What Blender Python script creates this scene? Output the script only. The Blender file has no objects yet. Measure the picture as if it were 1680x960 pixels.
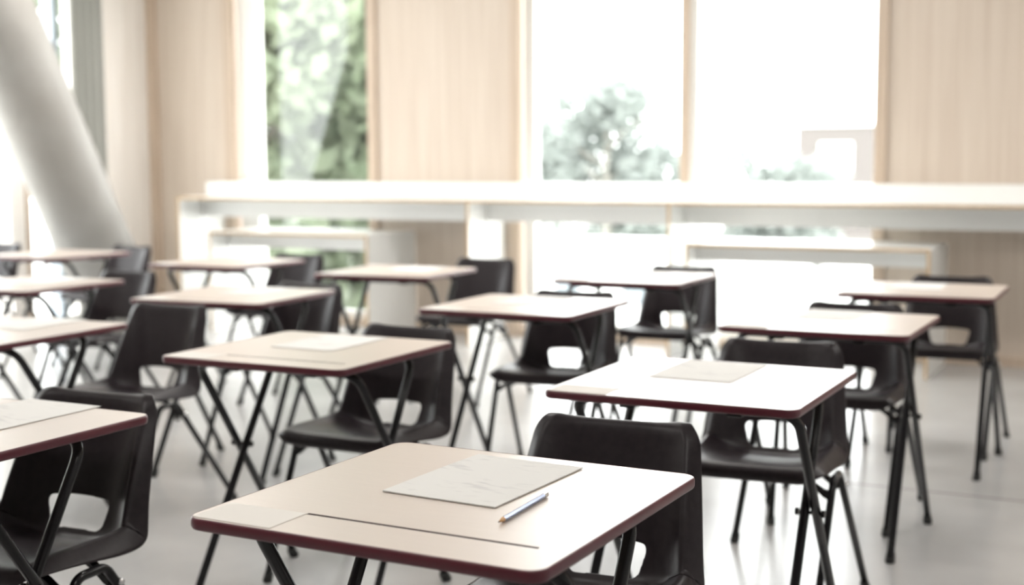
import bpy, bmesh, math, random
from mathutils import Vector, Matrix
random.seed(7)
R = math.radians
SC = bpy.context.scene
COL = SC.collection

# ---------------------------------------------------------------- camera
cd = bpy.data.cameras.new('camera')
cam = bpy.data.objects.new('camera', cd); COL.objects.link(cam)
YAW, PITCH, ROLL, EYE = R(26.935), R(5.70), R(-0.268), 1.2473
fw = Vector((-math.sin(YAW)*math.cos(PITCH), math.cos(YAW)*math.cos(PITCH), -math.sin(PITCH)))
rt0 = Vector((math.cos(YAW), math.sin(YAW), 0)); up0 = rt0.cross(fw)
rt = math.cos(ROLL)*rt0 + math.sin(ROLL)*up0
up = rt.cross(fw)
cam.matrix_world = Matrix(((rt.x, up.x, -fw.x, 0), (rt.y, up.y, -fw.y, 0), (rt.z, up.z, -fw.z, EYE), (0, 0, 0, 1)))
cd.sensor_width = 36; cd.lens = 2151.0/1680*36; cd.clip_end = 500; cd.clip_start = .05
cd.dof.use_dof = True; cd.dof.focus_distance = 2.25; cd.dof.aperture_fstop = 2.6
SC.camera = cam

# ---------------------------------------------------------------- world, exposure
SC.view_settings.view_transform = 'Standard'; SC.view_settings.look = 'None'
SC.view_settings.gamma = 1; SC.view_settings.use_curve_mapping = False
SC.view_settings.exposure = 0.42
w = bpy.data.worlds.new('overcast_sky'); SC.world = w; w.use_nodes = True
bg = w.node_tree.nodes['Background']
bg.inputs[0].default_value = (.985, .985, 1.0, 1); bg.inputs[1].default_value = 6.8
sd = bpy.data.lights.new('sun', 'SUN'); sd.energy = 0.4; sd.angle = R(8); sd.color = (1, .97, .92)
sun = bpy.data.objects.new('sun', sd); COL.objects.link(sun); sun.rotation_euler = (R(52), 0, R(20))

# ---------------------------------------------------------------- helpers
def tag(o, label=None, cat=None, group=None, kind=None):
    if label: o['label'] = label
    if cat: o['category'] = cat
    if group: o['group'] = group
    if kind: o['kind'] = kind
    return o
def empty(name, loc=(0, 0, 0), rz=0):
    o = bpy.data.objects.new(name, None); COL.objects.link(o)
    o.location = loc; o.rotation_euler = (0, 0, rz); o.empty_display_size = .1
    return o
def obj(name, bm, mat, parent=None, smooth=False, mods=()):
    me = bpy.data.meshes.new(name)
    bmesh.ops.recalc_face_normals(bm, faces=bm.faces[:]) if name not in ('foliage',) else None
    bm.to_mesh(me); bm.free()
    for m in (mat if isinstance(mat, (list, tuple)) else [mat]): me.materials.append(m)
    if smooth:
        for p in me.polygons: p.use_smooth = True
    o = bpy.data.objects.new(name, me); COL.objects.link(o)
    if parent: o.parent = parent
    for t, kw in mods:
        m = o.modifiers.new(t.lower(), t)
        for k, v in kw.items(): setattr(m, k, v)
    return o
def box(bm, x0, x1, y0, y1, z0, z1, mi=0, bev=0):
    vs = [bm.verts.new((x, y, z)) for x in (x0, x1) for y in (y0, y1) for z in (z0, z1)]
    fs = []
    for q in ((0, 1, 3, 2), (4, 6, 7, 5), (0, 4, 5, 1), (2, 3, 7, 6), (0, 2, 6, 4), (1, 5, 7, 3)):
        f = bm.faces.new([vs[i] for i in q]); f.material_index = mi; fs.append(f)
    if bev:
        es = list({e for f in fs for e in f.edges})
        bmesh.ops.bevel(bm, geom=es, offset=bev, segments=2, affect='EDGES', profile=.5)
def boxes(name, L, mat, parent=None, bev=0):
    bm = bmesh.new()
    for b in L: box(bm, *b, bev=bev)
    return obj(name, bm, mat, parent)
def fillet(pts, rad, n=7):
    pts = [Vector(p) for p in pts]; out = [pts[0]]
    for i in range(1, len(pts)-1):
        a, b, c = pts[i-1], pts[i], pts[i+1]
        d1 = (a-b); d2 = (c-b); L = min(d1.length, d2.length)*.49
        d1.normalize(); d2.normalize()
        ang = d1.angle(d2); t = min(rad/math.tan(ang/2), L)
        p1, p2 = b+d1*t, b+d2*t
        for k in range(n+1):
            s = k/n
            out.append((1-s)**2*p1 + 2*s*(1-s)*b + s*s*p2)
    out.append(pts[-1]); return out
def tube(bm, pts, r, seg=12, cap=True):
    pts = [Vector(p) for p in pts]
    T = [(pts[min(i+1, len(pts)-1)]-pts[max(i-1, 0)]).normalized() for i in range(len(pts))]
    n = T[0].orthogonal().normalized(); rings = []
    for i, p in enumerate(pts):
        n = (n - T[i]*n.dot(T[i])).normalized(); b = T[i].cross(n)
        rr = r[i] if isinstance(r, (list, tuple)) else r
        rings.append([bm.verts.new(p + rr*(math.cos(2*math.pi*k/seg)*n + math.sin(2*math.pi*k/seg)*b)) for k in range(seg)])
    for A, B in zip(rings, rings[1:]):
        for k in range(seg): bm.faces.new((A[k], A[(k+1) % seg], B[(k+1) % seg], B[k]))
    if cap: bm.faces.new(rings[0][::-1]); bm.faces.new(rings[-1])
def kids(o): return [c for c in bpy.data.objects if c.parent == o]
def copy_tree(o, parent=None):
    c = o.copy(); COL.objects.link(c)
    if parent: c.parent = parent
    for ch in kids(o): copy_tree(ch, c)
    return c

# ---------------------------------------------------------------- materials
def mat(name, col, rough=.5, metal=0, spec=.5, coat=0):
    m = bpy.data.materials.new(name); m.use_nodes = True
    b = m.node_tree.nodes['Principled BSDF']
    b.inputs['Base Color'].default_value = (*col, 1); b.inputs['Roughness'].default_value = rough
    b.inputs['Metallic'].default_value = metal; b.inputs['Specular IOR Level'].default_value = spec
    b.inputs['Coat Weight'].default_value = coat; b.inputs['Coat Roughness'].default_value = .33
    return m
def noisy(m, c1, c2, scale=(1, 1, 1), nscale=5, detail=6, rough=None, bump=0, lo=.3, hi=.7, coord='Object'):
    nt = m.node_tree; N = nt.nodes; Lk = nt.links; b = N['Principled BSDF']
    tc = N.new('ShaderNodeTexCoord'); mp = N.new('ShaderNodeMapping'); mp.inputs['Scale'].default_value = scale
    nz = N.new('ShaderNodeTexNoise'); nz.inputs['Scale'].default_value = nscale; nz.inputs['Detail'].default_value = detail
    cr = N.new('ShaderNodeValToRGB'); cr.color_ramp.elements[0].position = lo; cr.color_ramp.elements[1].position = hi
    cr.color_ramp.elements[0].color = (*c1, 1); cr.color_ramp.elements[1].color = (*c2, 1)
    Lk.new(tc.outputs[coord], mp.inputs[0]); Lk.new(mp.outputs[0], nz.inputs[0]); Lk.new(nz.outputs[0], cr.inputs[0])
    Lk.new(cr.outputs[0], b.inputs['Base Color'])
    if rough:
        mr = N.new('ShaderNodeMapRange'); mr.inputs['To Min'].default_value = rough[0]; mr.inputs['To Max'].default_value = rough[1]
        Lk.new(nz.outputs[0], mr.inputs[0]); Lk.new(mr.outputs[0], b.inputs['Roughness'])
    if bump:
        bp = N.new('ShaderNodeBump'); bp.inputs['Strength'].default_value = bump; bp.inputs['Distance'].default_value = .002
        Lk.new(nz.outputs[0], bp.inputs['Height']); Lk.new(bp.outputs[0], b.inputs['Normal'])
    return m
M = {}
M['wood_wall'] = noisy(mat('pale_wood_panel', (.7, .55, .4), .42), (.58, .483, .398), (.69, .60, .51), (14, 14, .35), 3.2, 5, lo=.25, hi=.75)
M['wood_trim'] = noisy(mat('wood_trim', (.6, .45, .3), .45), (.50, .395, .30), (.60, .485, .385), (10, 10, .5), 4, 4)
M['white_wood'] = noisy(mat('limed_white_wood', (.8, .76, .72), .45), (.78, .73, .68), (.86, .82, .78), (10, 10, .4), 3, 4)
M['white'] = mat('white_laminate', (.88, .88, .86), .32)
M['ply'] = noisy(mat('plywood_edge', (.5, .36, .2), .5), (.45, .31, .17), (.62, .46, .29), (40, 40, 40), 2, 2)
M['frame_white'] = mat('white_window_frame', (.85, .84, .81), .4)
M['floor'] = noisy(mat('grey_resin_floor', (.5, .5, .5), .22), (.41, .405, .40), (.50, .495, .49), (1, 1, 1), 1.6, 6, rough=(.17, .30))
M['ceil'] = mat('white_ceiling', (.8, .79, .77), .7)
M['front'] = mat('dark_front_wall', (.36, .34, .32), .7)
M['concrete'] = noisy(mat('pale_concrete', (.5, .49, .46), .55), (.29, .275, .255), (.35, .34, .32), (1, 1, 1), 2.2, 8)
M['curtain'] = mat('grey_curtain', (.42, .42, .39), .7)
M['desk'] = noisy(mat('beech_laminate', (.66, .52, .39), .36, spec=.5, coat=.6), (.545, .462, .402), (.575, .492, .43), (3, 30, 3), 5, 4, lo=.2, hi=.8)
M['edge'] = noisy(mat('burgundy_edging', (.16, .03, .04), .28), (.085, .014, .024), (.13, .028, .038), (1, 1, 1), 8, 3)
M['groove'] = mat('groove_dark', (.06, .025, .035), .5)  # shade inside the pencil groove put into the colour; floor joint shares it
M['black_metal'] = mat('black_powder_coat', (.008, .007, .009), .19, spec=.33)
M['rubber'] = mat('black_rubber', (.02, .02, .02), .6)
M['shell'] = noisy(mat('black_polypropylene', (.03, .025, .027), .37, spec=.27), (.015, .0105, .0128), (.021, .0155, .0185), (1, 1, 1), 60, 3, rough=(.33, .42), bump=.15)
M['chrome'] = mat('steel', (.7, .7, .7), .25, 1)
M['paper'] = mat('paper', (.67, .655, .635), .6)
M['card'] = mat('candidate_card', (.75, .72, .68), .8, spec=.15)

# printed paper: rows of grey marks as texture
def paper_print():
    m = mat('printed_paper', (.67, .655, .635), .9, spec=.08); nt = m.node_tree; N = nt.nodes; Lk = nt.links; b = N['Principled BSDF']
    tc = N.new('ShaderNodeTexCoord')
    nz = N.new('ShaderNodeTexNoise'); nz.inputs['Scale'].default_value = 1; nz.inputs['Detail'].default_value = 2
    mp = N.new('ShaderNodeMapping'); mp.inputs['Scale'].default_value = (20, 70, 1)
    n2 = N.new('ShaderNodeTexNoise'); n2.inputs['Scale'].default_value = 9; n2.inputs['Detail'].default_value = 1
    mm = N.new('ShaderNodeMath'); mm.operation = 'MULTIPLY'
    cr = N.new('ShaderNodeValToRGB'); cr.color_ramp.elements[0].position = .30; cr.color_ramp.elements[1].position = .40
    cr.color_ramp.elements[0].color = (.74, .73, .71, 1); cr.color_ramp.elements[1].color = (.64, .63, .62, 1)
    Lk.new(tc.outputs['Object'], mp.inputs[0]); Lk.new(mp.outputs[0], nz.inputs[0]); Lk.new(tc.outputs['Object'], n2.inputs[0])
    Lk.new(nz.outputs[0], mm.inputs[0]); Lk.new(n2.outputs[0], mm.inputs[1]); Lk.new(mm.outputs[0], cr.inputs[0])
    Lk.new(cr.outputs[0], b.inputs['Base Color']); return m
M['print'] = paper_print()

def glass_mat():
    m = bpy.data.materials.new('window_glass'); m.use_nodes = True; nt = m.node_tree; N = nt.nodes; N.clear()
    o = N.new('ShaderNodeOutputMaterial'); mx = N.new('ShaderNodeMixShader'); lw = N.new('ShaderNodeLayerWeight'); lw.inputs[0].default_value = .5
    pw = N.new('ShaderNodeMath'); pw.operation = 'POWER'; pw.inputs[1].default_value = 5
    fr = N.new('ShaderNodeMath'); fr.operation = 'MULTIPLY_ADD'; fr.inputs[1].default_value = .9; fr.inputs[2].default_value = .04
    nt.links.new(lw.outputs['Facing'], pw.inputs[0]); nt.links.new(pw.outputs[0], fr.inputs[0])
    tr = N.new('ShaderNodeBsdfTransparent'); tr.inputs[0].default_value = (.97, .985, .975, 1)
    gl = N.new('ShaderNodeBsdfGlossy'); gl.inputs['Roughness'].default_value = .02
    nt.links.new(fr.outputs[0], mx.inputs[0]); nt.links.new(tr.outputs[0], mx.inputs[1]); nt.links.new(gl.outputs[0], mx.inputs[2]); nt.links.new(mx.outputs[0], o.inputs[0])
    return m
M['glass'] = glass_mat()
def leaf_mat(name, c1, c2):
    m = noisy(mat(name, c1, .6), c1, c2, (1, 1, 1), 1.1, 3)
    nt = m.node_tree; N = nt.nodes; b = N['Principled BSDF']
    tl = N.new('ShaderNodeBsdfTranslucent'); ad = N.new('ShaderNodeMixShader'); ad.inputs[0].default_value = .55
    src = b.inputs['Base Color'].links[0].from_socket
    nt.links.new(src, tl.inputs[0]); out = N['Material Output']
    nt.links.new(b.outputs[0], ad.inputs[1]); nt.links.new(tl.outputs[0], ad.inputs[2]); nt.links.new(ad.outputs[0], out.inputs[0])
    return m
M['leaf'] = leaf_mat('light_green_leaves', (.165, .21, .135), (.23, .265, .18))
M['leaf_far'] = leaf_mat('hazed_far_leaves', (.27, .30, .28), (.33, .355, .335))  # pale grey tone carries the distance haze of the far trees
M['bark'] = mat('bark', (.26, .25, .22), .9)
M['brick'] = mat('pale_brick', (.125, .112, .105), .9)
M['ground'] = noisy(mat('pale_paving', (.6, .6, .58), .8), (.56, .56, .54), (.66, .66, .63), (.2, .2, .2), 3, 3)
M['grass'] = noisy(mat('grass', (.3, .4, .18), .9), (.3, .4, .18), (.4, .5, .25), (1, 1, 1), 1, 3)
M['dark_glass'] = mat('dark_glass', (.2, .23, .25), .1)
M['white_paint'] = mat('white_paint', (.85, .85, .83), .5)

# ---------------------------------------------------------------- room structure
WY, WX = 8.34, -7.55          # back wall plane, left facade plane
CH = 3.1
def struct(name, L, m, bev=0): return tag(boxes(name, L, m, bev=bev), kind='structure')
struct('floor', [(WX-.3, 3.0, -3.2, WY+.3, -.15, 0)], M['floor'])
struct('ceiling', [(WX-.3, 3.0, -3.2, WY+.3, CH, CH+.2)], M['ceil'])
D = .22
def wall_piece(x0, x1): return (x0, x1, WY, WY+D, 0, CH)
bw = struct('wall_back', [wall_piece(WX-.3, -6.74), wall_piece(-5.40, -4.20), wall_piece(-1.66, 3.0),
                     (-6.74, -5.40, WY, WY+D, 2.85, CH), (-4.20, -1.66, WY, WY+D, 2.85, CH)], M['wood_wall'])
# wall trims framing the windows
struct('trim_1', [(-6.775, -6.70, WY-.025, WY+.03, 0, CH)], M['wood_trim'])
struct('trim_2', [(-5.43, -5.355, WY-.025, WY+.03, 0, CH)], M['wood_trim'])
struct('trim_3', [(-4.235, -4.165, WY-.025, WY+.03, 0, CH)], M['wood_trim'])
struct('trim_4', [(-1.70, -1.63, WY-.025, WY+.03, 0, CH)], M['wood_trim'])
struct('trim_5', [(-7.55, -7.47, WY-.04, WY, 0, CH)], M['wood_trim'])
struct('baseboard_back', [(WX, -6.78, WY-.018, WY, 0, .06), (-5.355, -4.235, WY-.018, WY, 0, .06), (-1.63, 3.0, WY-.018, WY, 0, .06),
                          (-6.70, -5.43, WY-.018, WY+.2, 0, .06), (-4.165, -1.70, WY-.018, WY+.2, 0, .06)], M['wood_trim'])
def window(n, x0, x1, y0, y1, fl, fr_, mullions=()):
    e = tag(empty('window_%d' % n, ((x0+x1)/2, y0, .06)), kind='structure')
    cx, cy = e.location.x, e.location.y
    def rel(b): return (b[0]-cx, b[1]-cx, b[2]-cy, b[3]-cy, b[4]-.06, b[5]-.06)
    L = [(x0, x0+fl, y0, y1, .06, 2.85), (x1-fr_, x1, y0, y1, .06, 2.85), (x0, x1, y0, y1, .06, .11), (x0, x1, y0, y1, 2.80, 2.85)]
    boxes('window_frame', [rel(b) for b in L], M['frame_white'], e)
    for (a, b_, c) in mullions:
        boxes('mullion', [rel((a, b_, y0-.06, y1, .11, 2.80))], M['wood_trim'], e)
        boxes('mullion_lining', [rel((b_, c, y0-.02, y1, .11, 2.80))], M['frame_white'], e)
    xs = [x0+fl] + [v for mu in mullions for v in (mu[0], mu[2])] + [x1-fr_]
    for k in range(0, len(xs), 2):
        boxes('glass_pane', [rel((xs[k], xs[k+1], (y0+y1)/2-.006, (y0+y1)/2+.006, .11, 2.80))], M['glass'], e)
window(1, -6.70, -5.43, WY+.06, WY+.14, .19, .02)
window(2, -4.165, -1.70, WY+.06, WY+.14, .085, .02, [(-2.98, -2.925, -2.865)])

# left facade: glazing bays between white uprights
struct('wall_left', [(WX-.35, WX, 7.74, WY+.05, 0, CH), (WX-.35, WX, -3.2, 3.6, 0, CH)], M['white_wood'])  # long stretch is out of view, made solid to cut light from the left
def lwin(n, y0, y1):
    e = tag(empty('window_%d' % n, (WX-.1, (y0+y1)/2, 0)), kind='structure'); cy = (y0+y1)/2
    boxes('upright', [(-.12, .12, y0-cy, y0-cy+.14, 0, CH)], M['white_wood'], e)
    boxes('upright_edge', [(.10, .135, y0-cy+.14, y0-cy+.18, 0, CH)], M['wood_trim'], e)
    boxes('window_frame', [(-.03, .03, y0-cy+.18, y1-cy, 0, .08), (-.03, .03, y0-cy+.18, y1-cy, CH-.15, CH)], M['frame_white'], e)
    boxes('glass_pane', [(-.006, .006, y0-cy+.18, y1-cy, .08, CH-.15)], M['glass'], e)
yy = [6.82, 5.2, 3.6]
tops = [7.74, 6.82, 5.2, 3.6, 2.0, .4]
for i, (a, b_) in enumerate(zip(yy, tops)): lwin(3+i, a, b_)
w3 = bpy.data.objects['window_3']
boxes('casement_frame', [(-.05, .06, 7.34-w3.location.y, 7.40-w3.location.y, 0, CH)], mat('blue_grey_aluminium', (.38, .43, .48), .35, .3), w3)
# grey curtain bunched in front of the glazing
bm = bmesh.new(); n = 60; A = []
for k in range(n+1):
    y = 7.40 + .33*k/n; x = WX+.07 + .028*math.sin(k/n*math.pi*2*4.2) + .01*math.sin(k*.9)
    A.append([bm.verts.new((x-WX, y-7.56, z)) for z in (.03, 1.0, 2.0, 3.0)])
for P_, Q in zip(A, A[1:]):
    for j in range(3): bm.faces.new((P_[j], Q[j], Q[j+1], P_[j+1]))
ct = tag(empty('curtain', (WX, 7.56, 0)), 'grey curtain gathered beside the left window behind the column', 'curtain')
obj('fabric', bm, M['curtain'], ct, True, [('SOLIDIFY', dict(thickness=.003))])
bm = bmesh.new(); tube(bm, [(.07, -.9, 3.03), (.07, .17, 3.03)], .014)
obj('curtain_rail', bm, M['chrome'], ct)

struct('wall_front', [(WX-.3, 3.2, -3.4, -3.2, 0, CH)], M['front'])  # unseen wall added behind the camera, kept dark to cut front fill
struct('wall_right', [(3.0, 3.2, -3.2, WY+.3, 0, CH)], M['ceil'])
# expansion joint in the floor
struct('trim_6', [(-1.55, 3.0, 5.035, 5.043, -.01, .0006)], M['groove'])

# ---------------------------------------------------------------- leaning column
colr = tag(empty('leaning_column', (-6.9, 7.34, 0)), 'thick round pale concrete column leaning beside the left window', 'column')
bm = bmesh.new(); tn = math.tan(R(27.4)); seg = 64; rr = .262
ca = math.cos(R(27.4)); rings = []
for z in (0, 1.0, 2.0, CH):
    rings.append([bm.verts.new((rr*math.cos(2*math.pi*k/seg), -tn*z + rr/ca*math.sin(2*math.pi*k/seg), z)) for k in range(seg)])
for P_, Q in zip(rings, rings[1:]):
    for k in range(seg): bm.faces.new((P_[k], P_[(k+1) % seg], Q[(k+1) % seg], Q[k]))
bm.faces.new(rings[0][::-1]); bm.faces.new(rings[-1])
obj('shaft', bm, M['concrete'], colr, True)
for p in colr.children[0].data.polygons: p.use_smooth = abs(p.normal.z) < .9

# ---------------------------------------------------------------- window bench, ledge, low units
def off(L, o): return [(b[0]-o[0], b[1]-o[0], b[2]-o[1], b[3]-o[1], b[4]-o[2], b[5]-o[2]) for b in L]
o = (-3.0, WY-.28, 0)
bench = tag(empty('window_worktop', o), 'long high white worktop with plywood edges running under the windows', 'worktop')
X0, X1, F = -6.82, 2.0, WY-.56
boxes('worktop_slab', off([(X0, X1, F+.004, WY-.03, .975, .992)], o), M['white'], bench)
boxes('edge_strip', off([(X0, X1, F, F+.004, .973, .992)], o), M['ply'], bench)
for xd in (-6.82, -4.30, -2.86, -.32, 1.1):
    pn = boxes('divider_panel', off([(xd, xd+.018, F+.008, WY-.03, 0, .975)], o), M['white'], bench)
    boxes('panel_edge', off([(xd, xd+.018, F+.002, F+.008, 0, .973)], o), M['ply'], pn)
boxes('apron', off([(a+.018, b_, F+.26, F+.278, .835, .975) for a, b_ in ((-6.82, -4.30), (-4.30, -2.86), (-2.86, -.32), (-.32, 1.1))], o), M['white'], bench)
o = (-3.0, WY-.1, .992)
tag(boxes('window_ledge', [(-6.95-o[0]+.1, 2.0-o[0], -.08, .095, 0, .108)], M['white'], bev=.003), 'boxed white ledge standing along the wall on the worktop', 'ledge').location = o
def low_unit(x0, x1, label):
    o = ((x0+x1)/2, WY-.36, 0); f = WY-.68; b_ = WY-.035
    e = tag(empty('low_table', o), label, 'table', 'low box tables under the worktop')
    boxes('table_top', off([(x0, x1, f+.004, b_, .725, .743)], o), M['white'], e)
    boxes('top_edge', off([(x0, x1, f, f+.004, .725, .743)], o), M['ply'], e)
    for xx in (x0, x1-.018):
        s = boxes('side_panel', off([(xx, xx+.018, f+.004, b_, 0, .725)], o), M['white'], e)
        boxes('side_edge', off([(xx, xx+.018, f, f+.004, 0, .725)], o), M['ply'], s)
    boxes('apron', off([(x0+.018, x1-.018, f+.2, f+.218, .62, .725)], o), M['white'], e)
    return e
low_unit(-6.42, -5.02, 'low white box table with plywood edges near the left corner')
low_unit(-2.70, -1.24, 'low white box table with plywood edges in front of the wide window')

# ---------------------------------------------------------------- desk
def rrect(w, d, r, n=8):
    out = []
    for cx, cy, a0 in ((w/2-r, d/2-r, 0), (-w/2+r, d/2-r, 90), (-w/2+r, -d/2+r, 180), (w/2-r, -d/2+r, 270)):
        for k in range(n+1):
            a = R(a0+90*k/n); out.append((cx+r*math.cos(a), cy+r*math.sin(a)))
    return out
DH = .72
def make_desk():
    root = empty('exam_desk')
    # board with a pencil groove cut into its upper face
    bm = bmesh.new(); o_ = rrect(.594, .594, .027)
    ot = [bm.verts.new((x, y, DH)) for x, y in o_]; ob = [bm.verts.new((x, y, DH-.017)) for x, y in o_]
    g = [(-.143, -.2035), (.248, -.2035), (.248, -.1965), (-.143, -.1965)]
    gt = [bm.verts.new((x, y, DH)) for x, y in g]; gb = [bm.verts.new((x, y, DH-.008)) for x, y in g]
    eds = [bm.edges.new((ot[i], ot[(i+1) % len(ot)])) for i in range(len(ot))] + [bm.edges.new((gt[i], gt[(i+1) % 4])) for i in range(4)]
    bmesh.ops.triangle_fill(bm, use_beauty=True, use_dissolve=False, edges=eds)
    for i in range(len(ot)):
        j = (i+1) % len(ot); bm.faces.new((ot[i], ot[j], ob[j], ob[i]))
    bm.faces.new(ob)
    for i in range(4):
        j = (i+1) % 4; f = bm.faces.new((gt[i], gt[j], gb[j], gb[i])); f.material_index = 1
    f = bm.faces.new(gb); f.material_index = 1
    top = obj('tabletop', bm, [M['desk'], M['groove']], root)
    # moulded edging all round, half-round profile
    bm = bmesh.new(); prof = [(.297, 0), (.2988, -.0012), (.3, -.004), (.3003, -.009), (.3, -.015), (.298, -.0185), (.295, -.0195), (.288, -.0195), (.288, -.0172), (.2968, -.0172)]
    loops = []
    for hw, dz in prof:
        rad = .03 + (hw-.3)
        loops.append([bm.verts.new((x, y, DH+dz+.0004)) for x, y in rrect(2*hw, 2*hw, max(rad, .012))])
    m_ = len(loops[0])
    for A_, B_ in zip(loops, loops[1:]+loops[:1]):
        for k in range(m_): bm.faces.new((A_[k], A_[(k+1) % m_], B_[(k+1) % m_], B_[k]))
    obj('edge_band', bm, M['edge'], root, True)
    # two crossing U frames
    def frame(hw, ytop, yfoot, sgn):
        zt = DH-.032; bm = bmesh.new()
        pts = fillet([(-hw-.01, yfoot, .012), (-hw, ytop, zt), (hw, ytop, zt), (hw+.01, yfoot, .012)], .055, 9)
        tube(bm, pts, .0115, 14)
        fr = obj('leg_frame', bm, M['black_metal'], root, True)
        for s in (-1, 1):
            bm = bmesh.new()
            d = Vector((s*-.01, ytop-yfoot, zt)).normalized(); p0 = Vector((s*(hw+.01), yfoot, .0))
            tube(bm, [p0+Vector((0, 0, .001)), p0+Vector((0, 0, .004)), p0+d*.03, p0+d*.036], [.0135, .0155, .0145, .012], 14)
            obj('rubber_foot', bm, M['rubber'], fr, True)
        return fr
    frame(.268, -.175, .275, 1)
    frame(.240, .160, -.24, -1)
    # pivots where the frames cross
    s = (.335)/(.45+.40); yc = -.175+.45*s; zc = (DH-.032)*(1-s)+.012*s
    for sx in (-1, 1):
        bm = bmesh.new(); tube(bm, [(sx*.232, yc, zc), (sx*.292, yc, zc)], .0045, 8)
        tube(bm, [(sx*.284, yc, zc), (sx*.292, yc, zc)], .009, 8); tube(bm, [(sx*.222, yc, zc), (sx*.230, yc, zc)], .009, 8)
        obj('pivot_bolt', bm, M['black_metal'], root)
    # brackets holding the frames under the board
    for (x, y) in ((-.13, -.175), (.13, -.175), (-.12, .16), (.12, .16)):
        bm = bmesh.new(); box(bm, x-.018, x+.018, y-.022, y+.022, DH-.046, DH-.0172, bev=.003)
        obj('bracket', bm, M['black_metal'], root)
    # candidate card taped to the far corner of the board
    bm = bmesh.new(); box(bm, -.287, -.143, -.292, -.202, DH+.0002, DH+.0009)
    c = obj('name_card', bm, M['card'], root); c['label'] = 'pale card strip on the corner'
    return root

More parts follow.
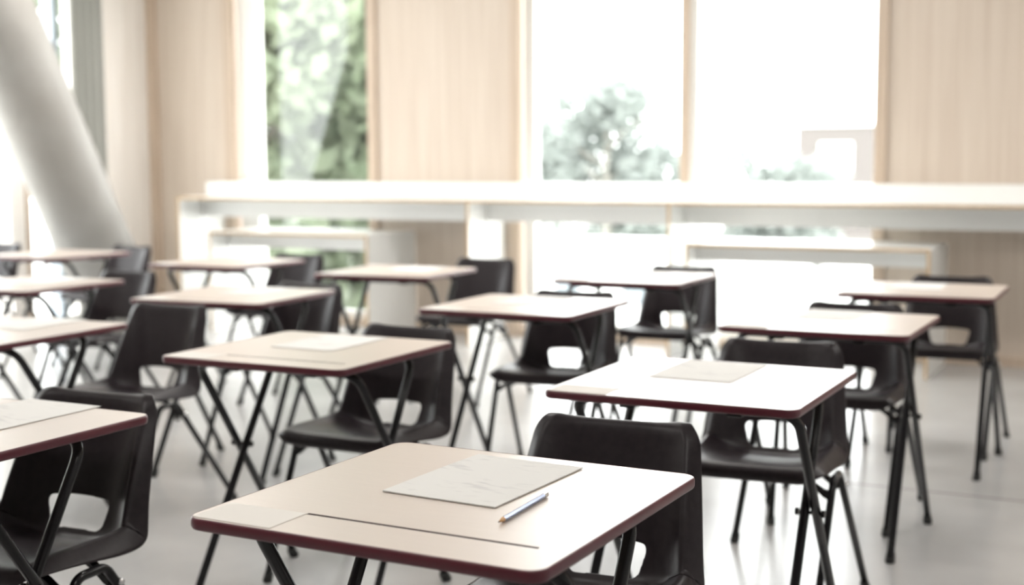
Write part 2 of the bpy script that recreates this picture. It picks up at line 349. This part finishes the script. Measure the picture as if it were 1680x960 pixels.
# ---------------------------------------------------------------- chair
def catmull(P, n):
    out = []
    for i in range(len(P)-1):
        p0 = P[max(i-1, 0)]; p1 = P[i]; p2 = P[i+1]; p3 = P[min(i+2, len(P)-1)]
        for k in range(n):
            t = k/n
            out.append(tuple(.5*((2*b)+(-a+c)*t+(2*a-5*b+4*c-d)*t*t+(-a+3*b-3*c+d)*t**3) for a, b, c, d in zip(p0, p1, p2, p3)))
    out.append(P[-1]); return out
def sm(x): x = max(0, min(1, x)); return x*x*(3-2*x)
def make_chair():
    root = empty('school_chair')
    # spine: y, z, half width, side lift, flange drop
    S = [(.012, .408, .196, .000, .000), (.000, .420, .200, .001, .004), (.004, .436, .204, .003, .010), (.026, .445, .206, .006, .018), (.09, .443, .209, .013, .026),
         (.17, .432, .209, .024, .034), (.25, .417, .212, .040, .044), (.305, .408, .213, .056, .052), (.338, .410, .213, .066, .056), (.358, .426, .212, .066, .054),
         (.370, .455, .208, .062, .048), (.381, .50, .203, .054, .040), (.397, .56, .196, .043, .033), (.415, .62, .188, .032, .026), (.431, .67, .181, .022, .02),
         (.441, .702, .176, .014, .012), (.449, .716, .173, .008, .004), (.459, .718, .170, .004, .0), (.466, .709, .167, .0, .0)]
    sp = catmull(S, 5); nt = len(sp); NS = 72
    arc = [0]
    for a, b in zip(sp, sp[1:]): arc.append(arc[-1]+math.hypot(b[0]-a[0], b[1]-a[1]))
    LT = arc[-1]
    bm = bmesh.new(); G = []
    for i, (y, z, hw, lift, drop) in enumerate(sp):
        a = sp[max(i-1, 0)]; b = sp[min(i+1, nt-1)]; ty, tz = b[0]-a[0], b[1]-a[1]; l = math.hypot(ty, tz); ty /= l; tz /= l
        ny, nz = -tz, ty
        # rounded outline corners
        for dist, rad in ((arc[i], .075), (LT-arc[i], .06)):
            if dist < rad: hw -= rad*(1-math.sqrt(max(0, 1-((rad-dist)/rad)**2)))*.95
        row = []
        for k in range(NS+1):
            s = -1+2*k/NS; a_ = abs(s)
            h = lift*(min(a_, .84)/.84)**3.6
            x = s
            if a_ > .84:
                q = (a_-.84)/.16; h -= drop*q**1.25
            row.append(bm.verts.new((hw*x, y+ny*h, z+nz*h)))
        G.append(row)
    # hand hole in the lower back
    z0, z1, wt, wb, rc = .424, .490, .090, .072, .014
    def sdf(x, z):
        x = abs(x); zt = z1 + .006*(1-(x/.09)**2)
        zc = (zt+z0)/2; hh = (zt-z0)/2
        wz_ = wb + (wt-wb)*max(0, min(1.2, (z-z0)/(z1-z0)))
        dx = x-wz_+rc; dz = abs(z-zc)-hh+rc
        return math.hypot(max(dx, 0), max(dz, 0)) + min(max(dx, dz), 0) - rc
    back = [i for i in range(nt) if sp[i][1] > .412 and i > nt*.45]
    isb = set(back)
    kill = set()
    faces = {}
    for i in range(nt-1):
        for k in range(NS):
            vs = (G[i][k], G[i][k+1], G[i+1][k+1], G[i+1][k])
            if i in isb:
                cx = sum(v.co.x for v in vs)/4; cz = sum(v.co.z for v in vs)/4
                if sdf(cx, cz) < 0: continue
            faces[(i, k)] = bm.faces.new(vs)
    for i in back:
        for k in range(NS+1):
            v = G[i][k]
            if 0 < len(v.link_faces) < 4 and abs(sdf(v.co.x, v.co.z)) < .02:
                x, z = v.co.x, v.co.z
                for _ in range(6):
                    d = sdf(x, z); e = 1e-4
                    gx = (sdf(x+e, z)-d)/e; gz = (sdf(x, z+e)-d)/e; g2 = gx*gx+gz*gz or 1
                    x -= d*gx/g2; z -= d*gz/g2
                v.co.y += (z-v.co.z)*.18; v.co.x = x; v.co.z = z
    bmesh.ops.delete(bm, geom=[v for v in bm.verts if not v.link_faces], context='VERTS')
    obj('seat_shell', bm, M['shell'], root, True, [('SOLIDIFY', dict(thickness=.005, offset=0)), ('SUBSURF', dict(levels=1, render_levels=1))])
    for s in (-1, 1):
        bm = bmesh.new()
        pf, a1, a2, pr_ = (s*.192, -.060, .010), (s*.208, .125, .402), (s*.208, .212, .402), (s*.250, .475, .010)
        tube(bm, fillet([pf, a1, a2, pr_], .038, 8), .0105, 14)
        fr = obj('leg_frame', bm, M['black_metal'], root, True)
        for p, a_ in ((pf, a1), (pr_, a2)):
            d = (Vector(a_)-Vector(p)).normalized(); p0 = Vector((p[0], p[1], 0)); bm = bmesh.new()
            tube(bm, [p0+Vector((0, 0, .001)), p0+Vector((0, 0, .004)), p0+d*.028, p0+d*.033], [.012, .0145, .0135, .011], 12)
            obj('rubber_foot', bm, M['rubber'], fr, True)
    # bowed cross bars: low where they meet the legs, rising to the shell in the middle
    for y in (.107, .238):
        bm = bmesh.new(); vs = []; n = 24; X_ = .203
        for k in range(n+1):
            x = -X_+2*X_*k/n; e = abs(x)/X_; z = .366+.038*sm((1-e)/.38); h = .008+.009*max(0, e-.8)/.2; d = .010
            vs.append([bm.verts.new((x, y-d, z-h)), bm.verts.new((x, y+d, z-h)), bm.verts.new((x, y+d, z+.008)), bm.verts.new((x, y-d, z+.008))])
        for A_, B_ in zip(vs, vs[1:]):
            for j in range(4): bm.faces.new((A_[j], A_[(j+1) % 4], B_[(j+1) % 4], B_[j]))
        bm.faces.new(vs[0][::-1]); bm.faces.new(vs[-1])
        obj('cross_bar', bm, M['black_metal'], root, False, [('BEVEL', dict(width=.003, segments=2))])
    for s in (-1, 1):
        bm = bmesh.new(); tube(bm, [(s*.198, .243, .362), (s*.226, .243, .362)], [.006, .006], 8); tube(bm, [(s*.220, .243, .362), (s*.227, .243, .362)], [.009, .007], 10)
        c = obj('bolt', bm, M['chrome'], root, True); c['label'] = 'shiny bolt head'
    return root

# name: x, y, rot deg | chair u, top v, rot | paper u, v, rot or None
DK = {'A': (-1.007, 1.783, -1.0), 'B': (-2.213, 1.791, .2), 'D': (-1.001, 3.005, .2), 'C': (-2.187, 3.042, .3), 'E': (-3.373, 2.968, 2.1),
      'H': (-1.005, 4.312, -.1), 'G': (-2.145, 4.34, 1.0), 'F': (-3.383, 4.194, 5.3), 'I': (-4.547, 4.198, .6),
      'M': (-.914, 5.531, .8), 'L': (-2.208, 5.611, 1.0), 'K': (-3.391, 5.436, 4.0), 'J': (-4.541, 5.571, -.4), 'O': (-5.882, 5.668, -.5), 'Q': (-7.0, 5.62, 0)}
CHR = {'A': (.29, .97, 3), 'B': (.29, .75, 0), 'C': (.30, .84, 1), 'D': (.30, 1.01, 5), 'E': (.34, 1.10, 3), 'F': (.37, .78, -7), 'G': (.31, .77, -4),
       'H': (.25, .86, -4), 'I': (.29, .96, 0), 'J': (.33, .90, 0), 'K': (.40, 1.15, -3), 'L': (.31, .92, 2), 'M': (.31, .98, 2), 'O': (.22, 1.0, -3), 'Q': (.30, .95, 0)}
CPOS = {'A': (-.976, 2.001, 3.5), 'B': (-2.181, 1.786, 3.5), 'D': (-.988, 3.295, 3.7), 'C': (-2.19, 3.123, -1.0), 'E': (-3.333, 3.32, 1.8),
        'H': (-1.02, 4.407, 3.5), 'G': (-2.138, 4.399, 4.5), 'M': (-.876, 5.715, 2.9), 'L': (-2.189, 5.772, .7)}
PAP = {'A': (.296, .405, -2), 'B': (.335, .465, 0), 'C': (.28, .425, 0), 'D': (.265, .43, -1), 'E': (.30, .46, 0), 'F': (.32, .44, 0), 'G': (.27, .42, 1),
       'H': (.265, .45, 0), 'I': (.30, .44, 2), 'K': (.35, .42, 0), 'L': (.27, .43, 0), 'M': (.255, .42, 1)}
DLOOK = {'A': 'exam desk holding both a paper and a pencil, nearest of all', 'B': 'exam desk of the nearest row, cut off by the left photo edge',
         'D': 'pale glaring exam desk at the right of the second row', 'C': 'exam desk in the middle of the second row, left of the glaring white one',
         'E': 'exam desk of the second row, cut off by the left photo edge', 'H': 'exam desk at the right of the third row, long paper near its back',
         'G': 'exam desk second from the right in the third row', 'F': 'exam desk third from the right in the third row', 'I': 'exam desk at the left edge in the third row',
         'M': 'exam desk farthest right, in the back row before the wood wall', 'L': 'exam desk in the back row in front of the wide window',
         'K': 'exam desk in the back row in front of the low table side and worktop divider', 'J': 'exam desk in the back row in front of the narrow window',
         'O': 'bare brown exam desk in the back row in front of the leaning column', 'Q': 'exam desk of the back row, left of the column, mostly out of frame'}
CLOOK = {k: 'black plastic school chair at the ' + v for k, v in {
    'A': 'nearest desk, the one with the pencil', 'B': 'left-edge desk of the nearest row', 'D': 'rightmost desk of the second row', 'C': 'middle desk of the second row',
    'E': 'left-edge desk of the second row, pushed back', 'H': 'rightmost desk of the third row', 'G': 'second desk from the right of the third row',
    'F': 'third desk from the right of the third row', 'I': 'left-edge desk of the third row', 'M': 'rightmost desk of the back row, before the wood wall',
    'L': 'back row desk in front of the wide window', 'K': 'back row desk beside the white worktop divider', 'J': 'back row desk in front of the narrow window',
    'O': 'back row desk in front of the leaning column', 'Q': 'far left back row desk, cut by the photo edge'}.items()}
desk0 = make_desk(); chair0 = make_chair()
def paper(n, sheets, big=False):
    x, y, a = DK[n]; u, v, r_ = PAP[n]; a = R(a)
    px = x+(u-.3)*math.cos(a)-(v-.3)*math.sin(a); py = y+(u-.3)*math.sin(a)+(v-.3)*math.cos(a)
    bm = bmesh.new(); nx, ny = 10, 14; hx, hy = .105, .1485
    T = .0022 if big else .0012
    rows = []
    for j in range(ny+1):
        row = []
        for i in range(nx+1):
            X = -hx+2*hx*i/nx; Y = -hy+2*hy*j/ny
            curl = .0016*max(0, (-X/hx-.5))**2*2*(1 if Y > 0 else .4) + .0009*math.sin(3.1*i/nx+1.3)*math.sin(math.pi*j/ny)
            row.append(bm.verts.new((X, Y, T+max(0, curl))))
        rows.append(row)
    for j in range(ny):
        for i in range(nx): bm.faces.new((rows[j][i], rows[j][i+1], rows[j+1][i+1], rows[j+1][i]))
    ext = bmesh.ops.extrude_face_region(bm, geom=bm.faces[:])
    for e in ext['geom']:
        if isinstance(e, bmesh.types.BMVert): e.co.z = 0.0003
    o = obj('exam_paper', bm, M['print'])
    o.location = (px, py, DH+.0006); o.rotation_euler = (0, 0, a+R(r_)); return o
PL = {'A': 'exam paper booklet beside the pencil on the nearest desk', 'B': 'exam paper on the left-edge desk of the nearest row', 'C': 'exam paper on the middle desk of the second row',
      'D': 'exam paper looking grey on the glaring rightmost desk of the second row', 'E': 'exam paper on the left-edge desk of the second row', 'F': 'exam paper on the third desk from the right, third row',
      'G': 'exam paper on the second desk from the right, third row', 'H': 'exam paper on the rightmost desk of the third row', 'I': 'exam paper on the left-edge desk of the third row',
      'K': 'exam paper on the back row desk beside the worktop divider', 'L': 'exam paper on the back row desk before the wide window', 'M': 'white exam paper on the rightmost desk of the back row'}
first = True
for n, (x, y, a) in DK.items():
    d = desk0 if first else copy_tree(desk0)
    d.location = (x, y, 0); d.rotation_euler = (0, 0, R(a))
    tag(d, DLOOK[n], 'desk', 'folding exam desks in rows')
    c = chair0 if first else copy_tree(chair0); first = False
    u, v, r_ = CHR[n]; a = R(a); th = a+R(r_)
    # top of backrest is .42 behind the seat front
    tx = x+(u-.3)*math.cos(a)-(v-.3)*math.sin(a); ty = y+(u-.3)*math.sin(a)+(v-.3)*math.cos(a)
    c.location = (tx+.45*math.sin(th), ty-.45*math.cos(th), 0); c.rotation_euler = (0, 0, th)
    if n in CPOS: c.location = (CPOS[n][0], CPOS[n][1], 0); c.rotation_euler = (0, 0, R(CPOS[n][2]))
    tag(c, CLOOK[n], 'chair', 'black school chairs at the desks')
    if n in PAP: tag(paper(n, 2, n == 'A'), PL[n], 'paper', 'exam papers on the desks')

# pencil on the nearest desk
def pencil():
    x, y, a = DK['A']; a = R(a)
    def wp(u, v): return Vector((x+(u-.3)*math.cos(a)-(v-.3)*math.sin(a), y+(u-.3)*math.sin(a)+(v-.3)*math.cos(a), DH+.0045))
    p0, p1 = wp(.444, .174), wp(.434, .364)
    e = tag(empty('pencil', p0), 'silver and blue pencil with a sharpened wooden tip beside the paper', 'pencil')
    d = p1-p0; d.z = 0; L = .178; d.normalize(); e.rotation_euler = (0, 0, math.atan2(d.y, d.x))
    bm = bmesh.new(); tube(bm, [(.018, 0, 0), (L-.012, 0, 0)], .0040, 6)
    m1 = mat('silver_blue_lacquer', (.27, .32, .45), .25, .6); obj('barrel', bm, m1, e)
    bm = bmesh.new(); tube(bm, [(.004, 0, 0), (.018, 0, 0)], [.0011, .0040], 12); obj('wood_tip', bm, mat('pencil_wood', (.62, .36, .17), .6), e, True)
    bm = bmesh.new(); tube(bm, [(0, 0, 0), (.004, 0, 0)], [.0003, .0011], 8); obj('lead', bm, mat('graphite', (.05, .05, .05), .4), e, True)
    bm = bmesh.new(); tube(bm, [(L-.012, 0, 0), (L-.010, 0, 0), (L-.009, 0, 0), (L, 0, 0)], [.0041, .0043, .0041, .0043], 14); obj('end_cap', bm, mat('silver_cap', (.85, .85, .86), .2, .8), e, True)
pencil()

# ---------------------------------------------------------------- outside, seen through the windows
GZ = -4.0
struct('ground_outside', [(-140, 60, WY+.6, 160, GZ-.3, GZ), (-140, WX-1.5, -40, WY+.6, GZ-.3, GZ)], M['ground'])
def tree(x, y, h, rx, crown0, m, label, leaves=2600, ls=.16, group='trees outside the windows'):
    e = tag(empty('tree', (x, y, GZ)), label, 'tree', group)
    bm = bmesh.new(); tube(bm, [(0, 0, 0), (.1, .05, h*.3), (0, 0, h*.6), (.1, 0, h*.85)], [.28, .22, .14, .05], 10)
    for k in range(7):
        a = k*2.4; z = h*(.32+.07*k); tube(bm, [(0, 0, z), (math.cos(a)*rx*.35, math.sin(a)*rx*.35, z+h*.1), (math.cos(a)*rx*.7, math.sin(a)*rx*.7, z+h*.15)], [.1, .06, .02], 6)
    obj('trunk', bm, M['bark'], e, True)
    rnd = random.Random(int(x*13+y*7)); bm = bmesh.new()
    lobes = []
    for k in range(26):
        a = rnd.uniform(0, 2*math.pi); zz = rnd.uniform(-.85, .9); q = math.sqrt(1-zz*zz)*rnd.uniform(.35, .8)
        lobes.append((math.cos(a)*q*rx, math.sin(a)*q*rx, crown0+(h-crown0)*(zz*.42+.5), rx*rnd.uniform(.24, .42)))
    for k in range(leaves):
        lx, ly, lz, lr = lobes[k % len(lobes)]
        v = Vector((rnd.gauss(0, 1), rnd.gauss(0, 1), rnd.gauss(0, 1))).normalized()*lr*rnd.uniform(.55, 1.05)
        c = Vector((lx, ly, lz))+v; s = ls*rnd.uniform(.6, 1.5)
        t1 = Vector((rnd.uniform(-1, 1), rnd.uniform(-1, 1), rnd.uniform(-1, 1))).normalized(); t2 = t1.orthogonal().normalized()
        vs = [bm.verts.new(c+t1*s), bm.verts.new(c+t2*s*.55), bm.verts.new(c-t1*s), bm.verts.new(c-t2*s*.55)]
        bm.faces.new(vs)
    obj('foliage', bm, m, e)
tree(-13.2, 17.5, 11.5, 3.7, .6, M['leaf'], 'leafy light green tree filling the narrow window', 16000, .2)
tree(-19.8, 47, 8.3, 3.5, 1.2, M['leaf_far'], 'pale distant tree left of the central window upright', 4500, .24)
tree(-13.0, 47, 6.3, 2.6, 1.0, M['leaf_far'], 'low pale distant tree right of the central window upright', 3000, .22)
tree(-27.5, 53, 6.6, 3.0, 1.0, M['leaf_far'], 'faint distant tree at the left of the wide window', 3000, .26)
tree(-16.5, 11.5, 10.5, 2.8, .6, M['leaf'], 'green tree outside the left window beside the column', 5000, .16)

def building(x0, x1, y, h, label):
    o = ((x0+x1)/2, y, GZ); e = tag(empty('brick_building', o), label, 'building')
    hw = (x1-x0)/2
    boxes('wall', [(-hw, hw, 0, 9, 0, h)], M['brick'], e)
    boxes('roof_edge', [(-hw-.15, hw+.15, -.15, 9.15, h, h+.2)], M['white_paint'], e)
    for fx in (-.5, .32):
        for z in (1.3, 4.6):
            if z+1.6 > h: continue
            xx = fx*hw; wd = 1.0
            f = boxes('window', [(xx-wd, xx+wd, -.06, .1, z, z+1.7)], M['white_paint'], e)
            boxes('pane', [(xx-wd+.12, xx-.06, -.08, -.05, z+.12, z+1.58), (xx+.06, xx+wd-.12, -.08, -.05, z+.12, z+1.58)], mat('bright_pane', (.75, .78, .8), .1), f)
    return e
building(-21.0, -11.5, 80, 7.3, 'pale brick building with white windows seen through the wide window')
o = (-15.0, 36, GZ); e = tag(empty('white_cabin', o), 'white cabin with small grey windows outside, low in the wide window', 'cabin')
boxes('wall', [(-5, 5, 0, 4, 0, 2.6)], M['white_paint'], e)
boxes('roof', [(-5.2, 5.2, -.2, 4.2, 2.6, 2.75)], M['white_paint'], e)
for k in range(4): boxes('window', [(-4+k*2.2, -3.2+k*2.2, -.05, .05, 1.0, 1.9)], M['dark_glass'], e)
def hedge(x, y, w_, d_, h, label):
    e = tag(empty('hedge', (x, y, GZ)), label, 'hedge', 'hedges outside the windows'); rnd = random.Random(int(x*3)); bm = bmesh.new()
    for k in range(1800):
        c = Vector((rnd.uniform(-w_/2, w_/2), rnd.uniform(-d_/2, d_/2), h*rnd.uniform(0, 1)**.6)); s = .15*rnd.uniform(.6, 1.4)
        t1 = Vector((rnd.uniform(-1, 1), rnd.uniform(-1, 1), rnd.uniform(-1, 1))).normalized(); t2 = t1.orthogonal().normalized()
        bm.faces.new([bm.verts.new(c+t1*s), bm.verts.new(c+t2*s*.6), bm.verts.new(c-t1*s), bm.verts.new(c-t2*s*.6)])
    obj('foliage', bm, M['leaf'], e)
hedge(-22, 58, 14, 1.5, 1.8, 'long hedge far outside behind the worktop, in the wide window')
hedge(-9.5, 27, 3, 1.4, 1.5, 'small green hedge outside at the bottom right of the wide window')

# ---------------------------------------------------------------- ceiling lamps
def lamp(x, y, label):
    e = tag(empty('ceiling_light', (x, y, CH)), label, 'ceiling light', 'ceiling light panels')
    boxes('housing', [(-.62, .62, -.17, .17, -.05, 0)], M['white_paint'], e)
    m = bpy.data.materials.new('diffuser'); m.use_nodes = True; b = m.node_tree.nodes['Principled BSDF']
    b.inputs['Emission Color'].default_value = (1, .93, .82, 1); b.inputs['Emission Strength'].default_value = 2.5
    boxes('diffuser', [(-.58, .58, -.14, .14, -.056, -.05)], m, e)
    ld = bpy.data.lights.new('lamp_light', 'AREA'); ld.shape = 'RECTANGLE'; ld.size = 1.1; ld.size_y = .26; ld.energy = 26 if y > 5 else 16; ld.color = (1, .97, .93)
    lo = bpy.data.objects.new('lamp_light', ld); COL.objects.link(lo); lo.parent = e; lo.location = (0, 0, -.06)
for x in (-5.6, -2.6, .4):
    for y in (0.6, 3.6, 6.4): lamp(x, y, 'slim ceiling light panel above the desks')
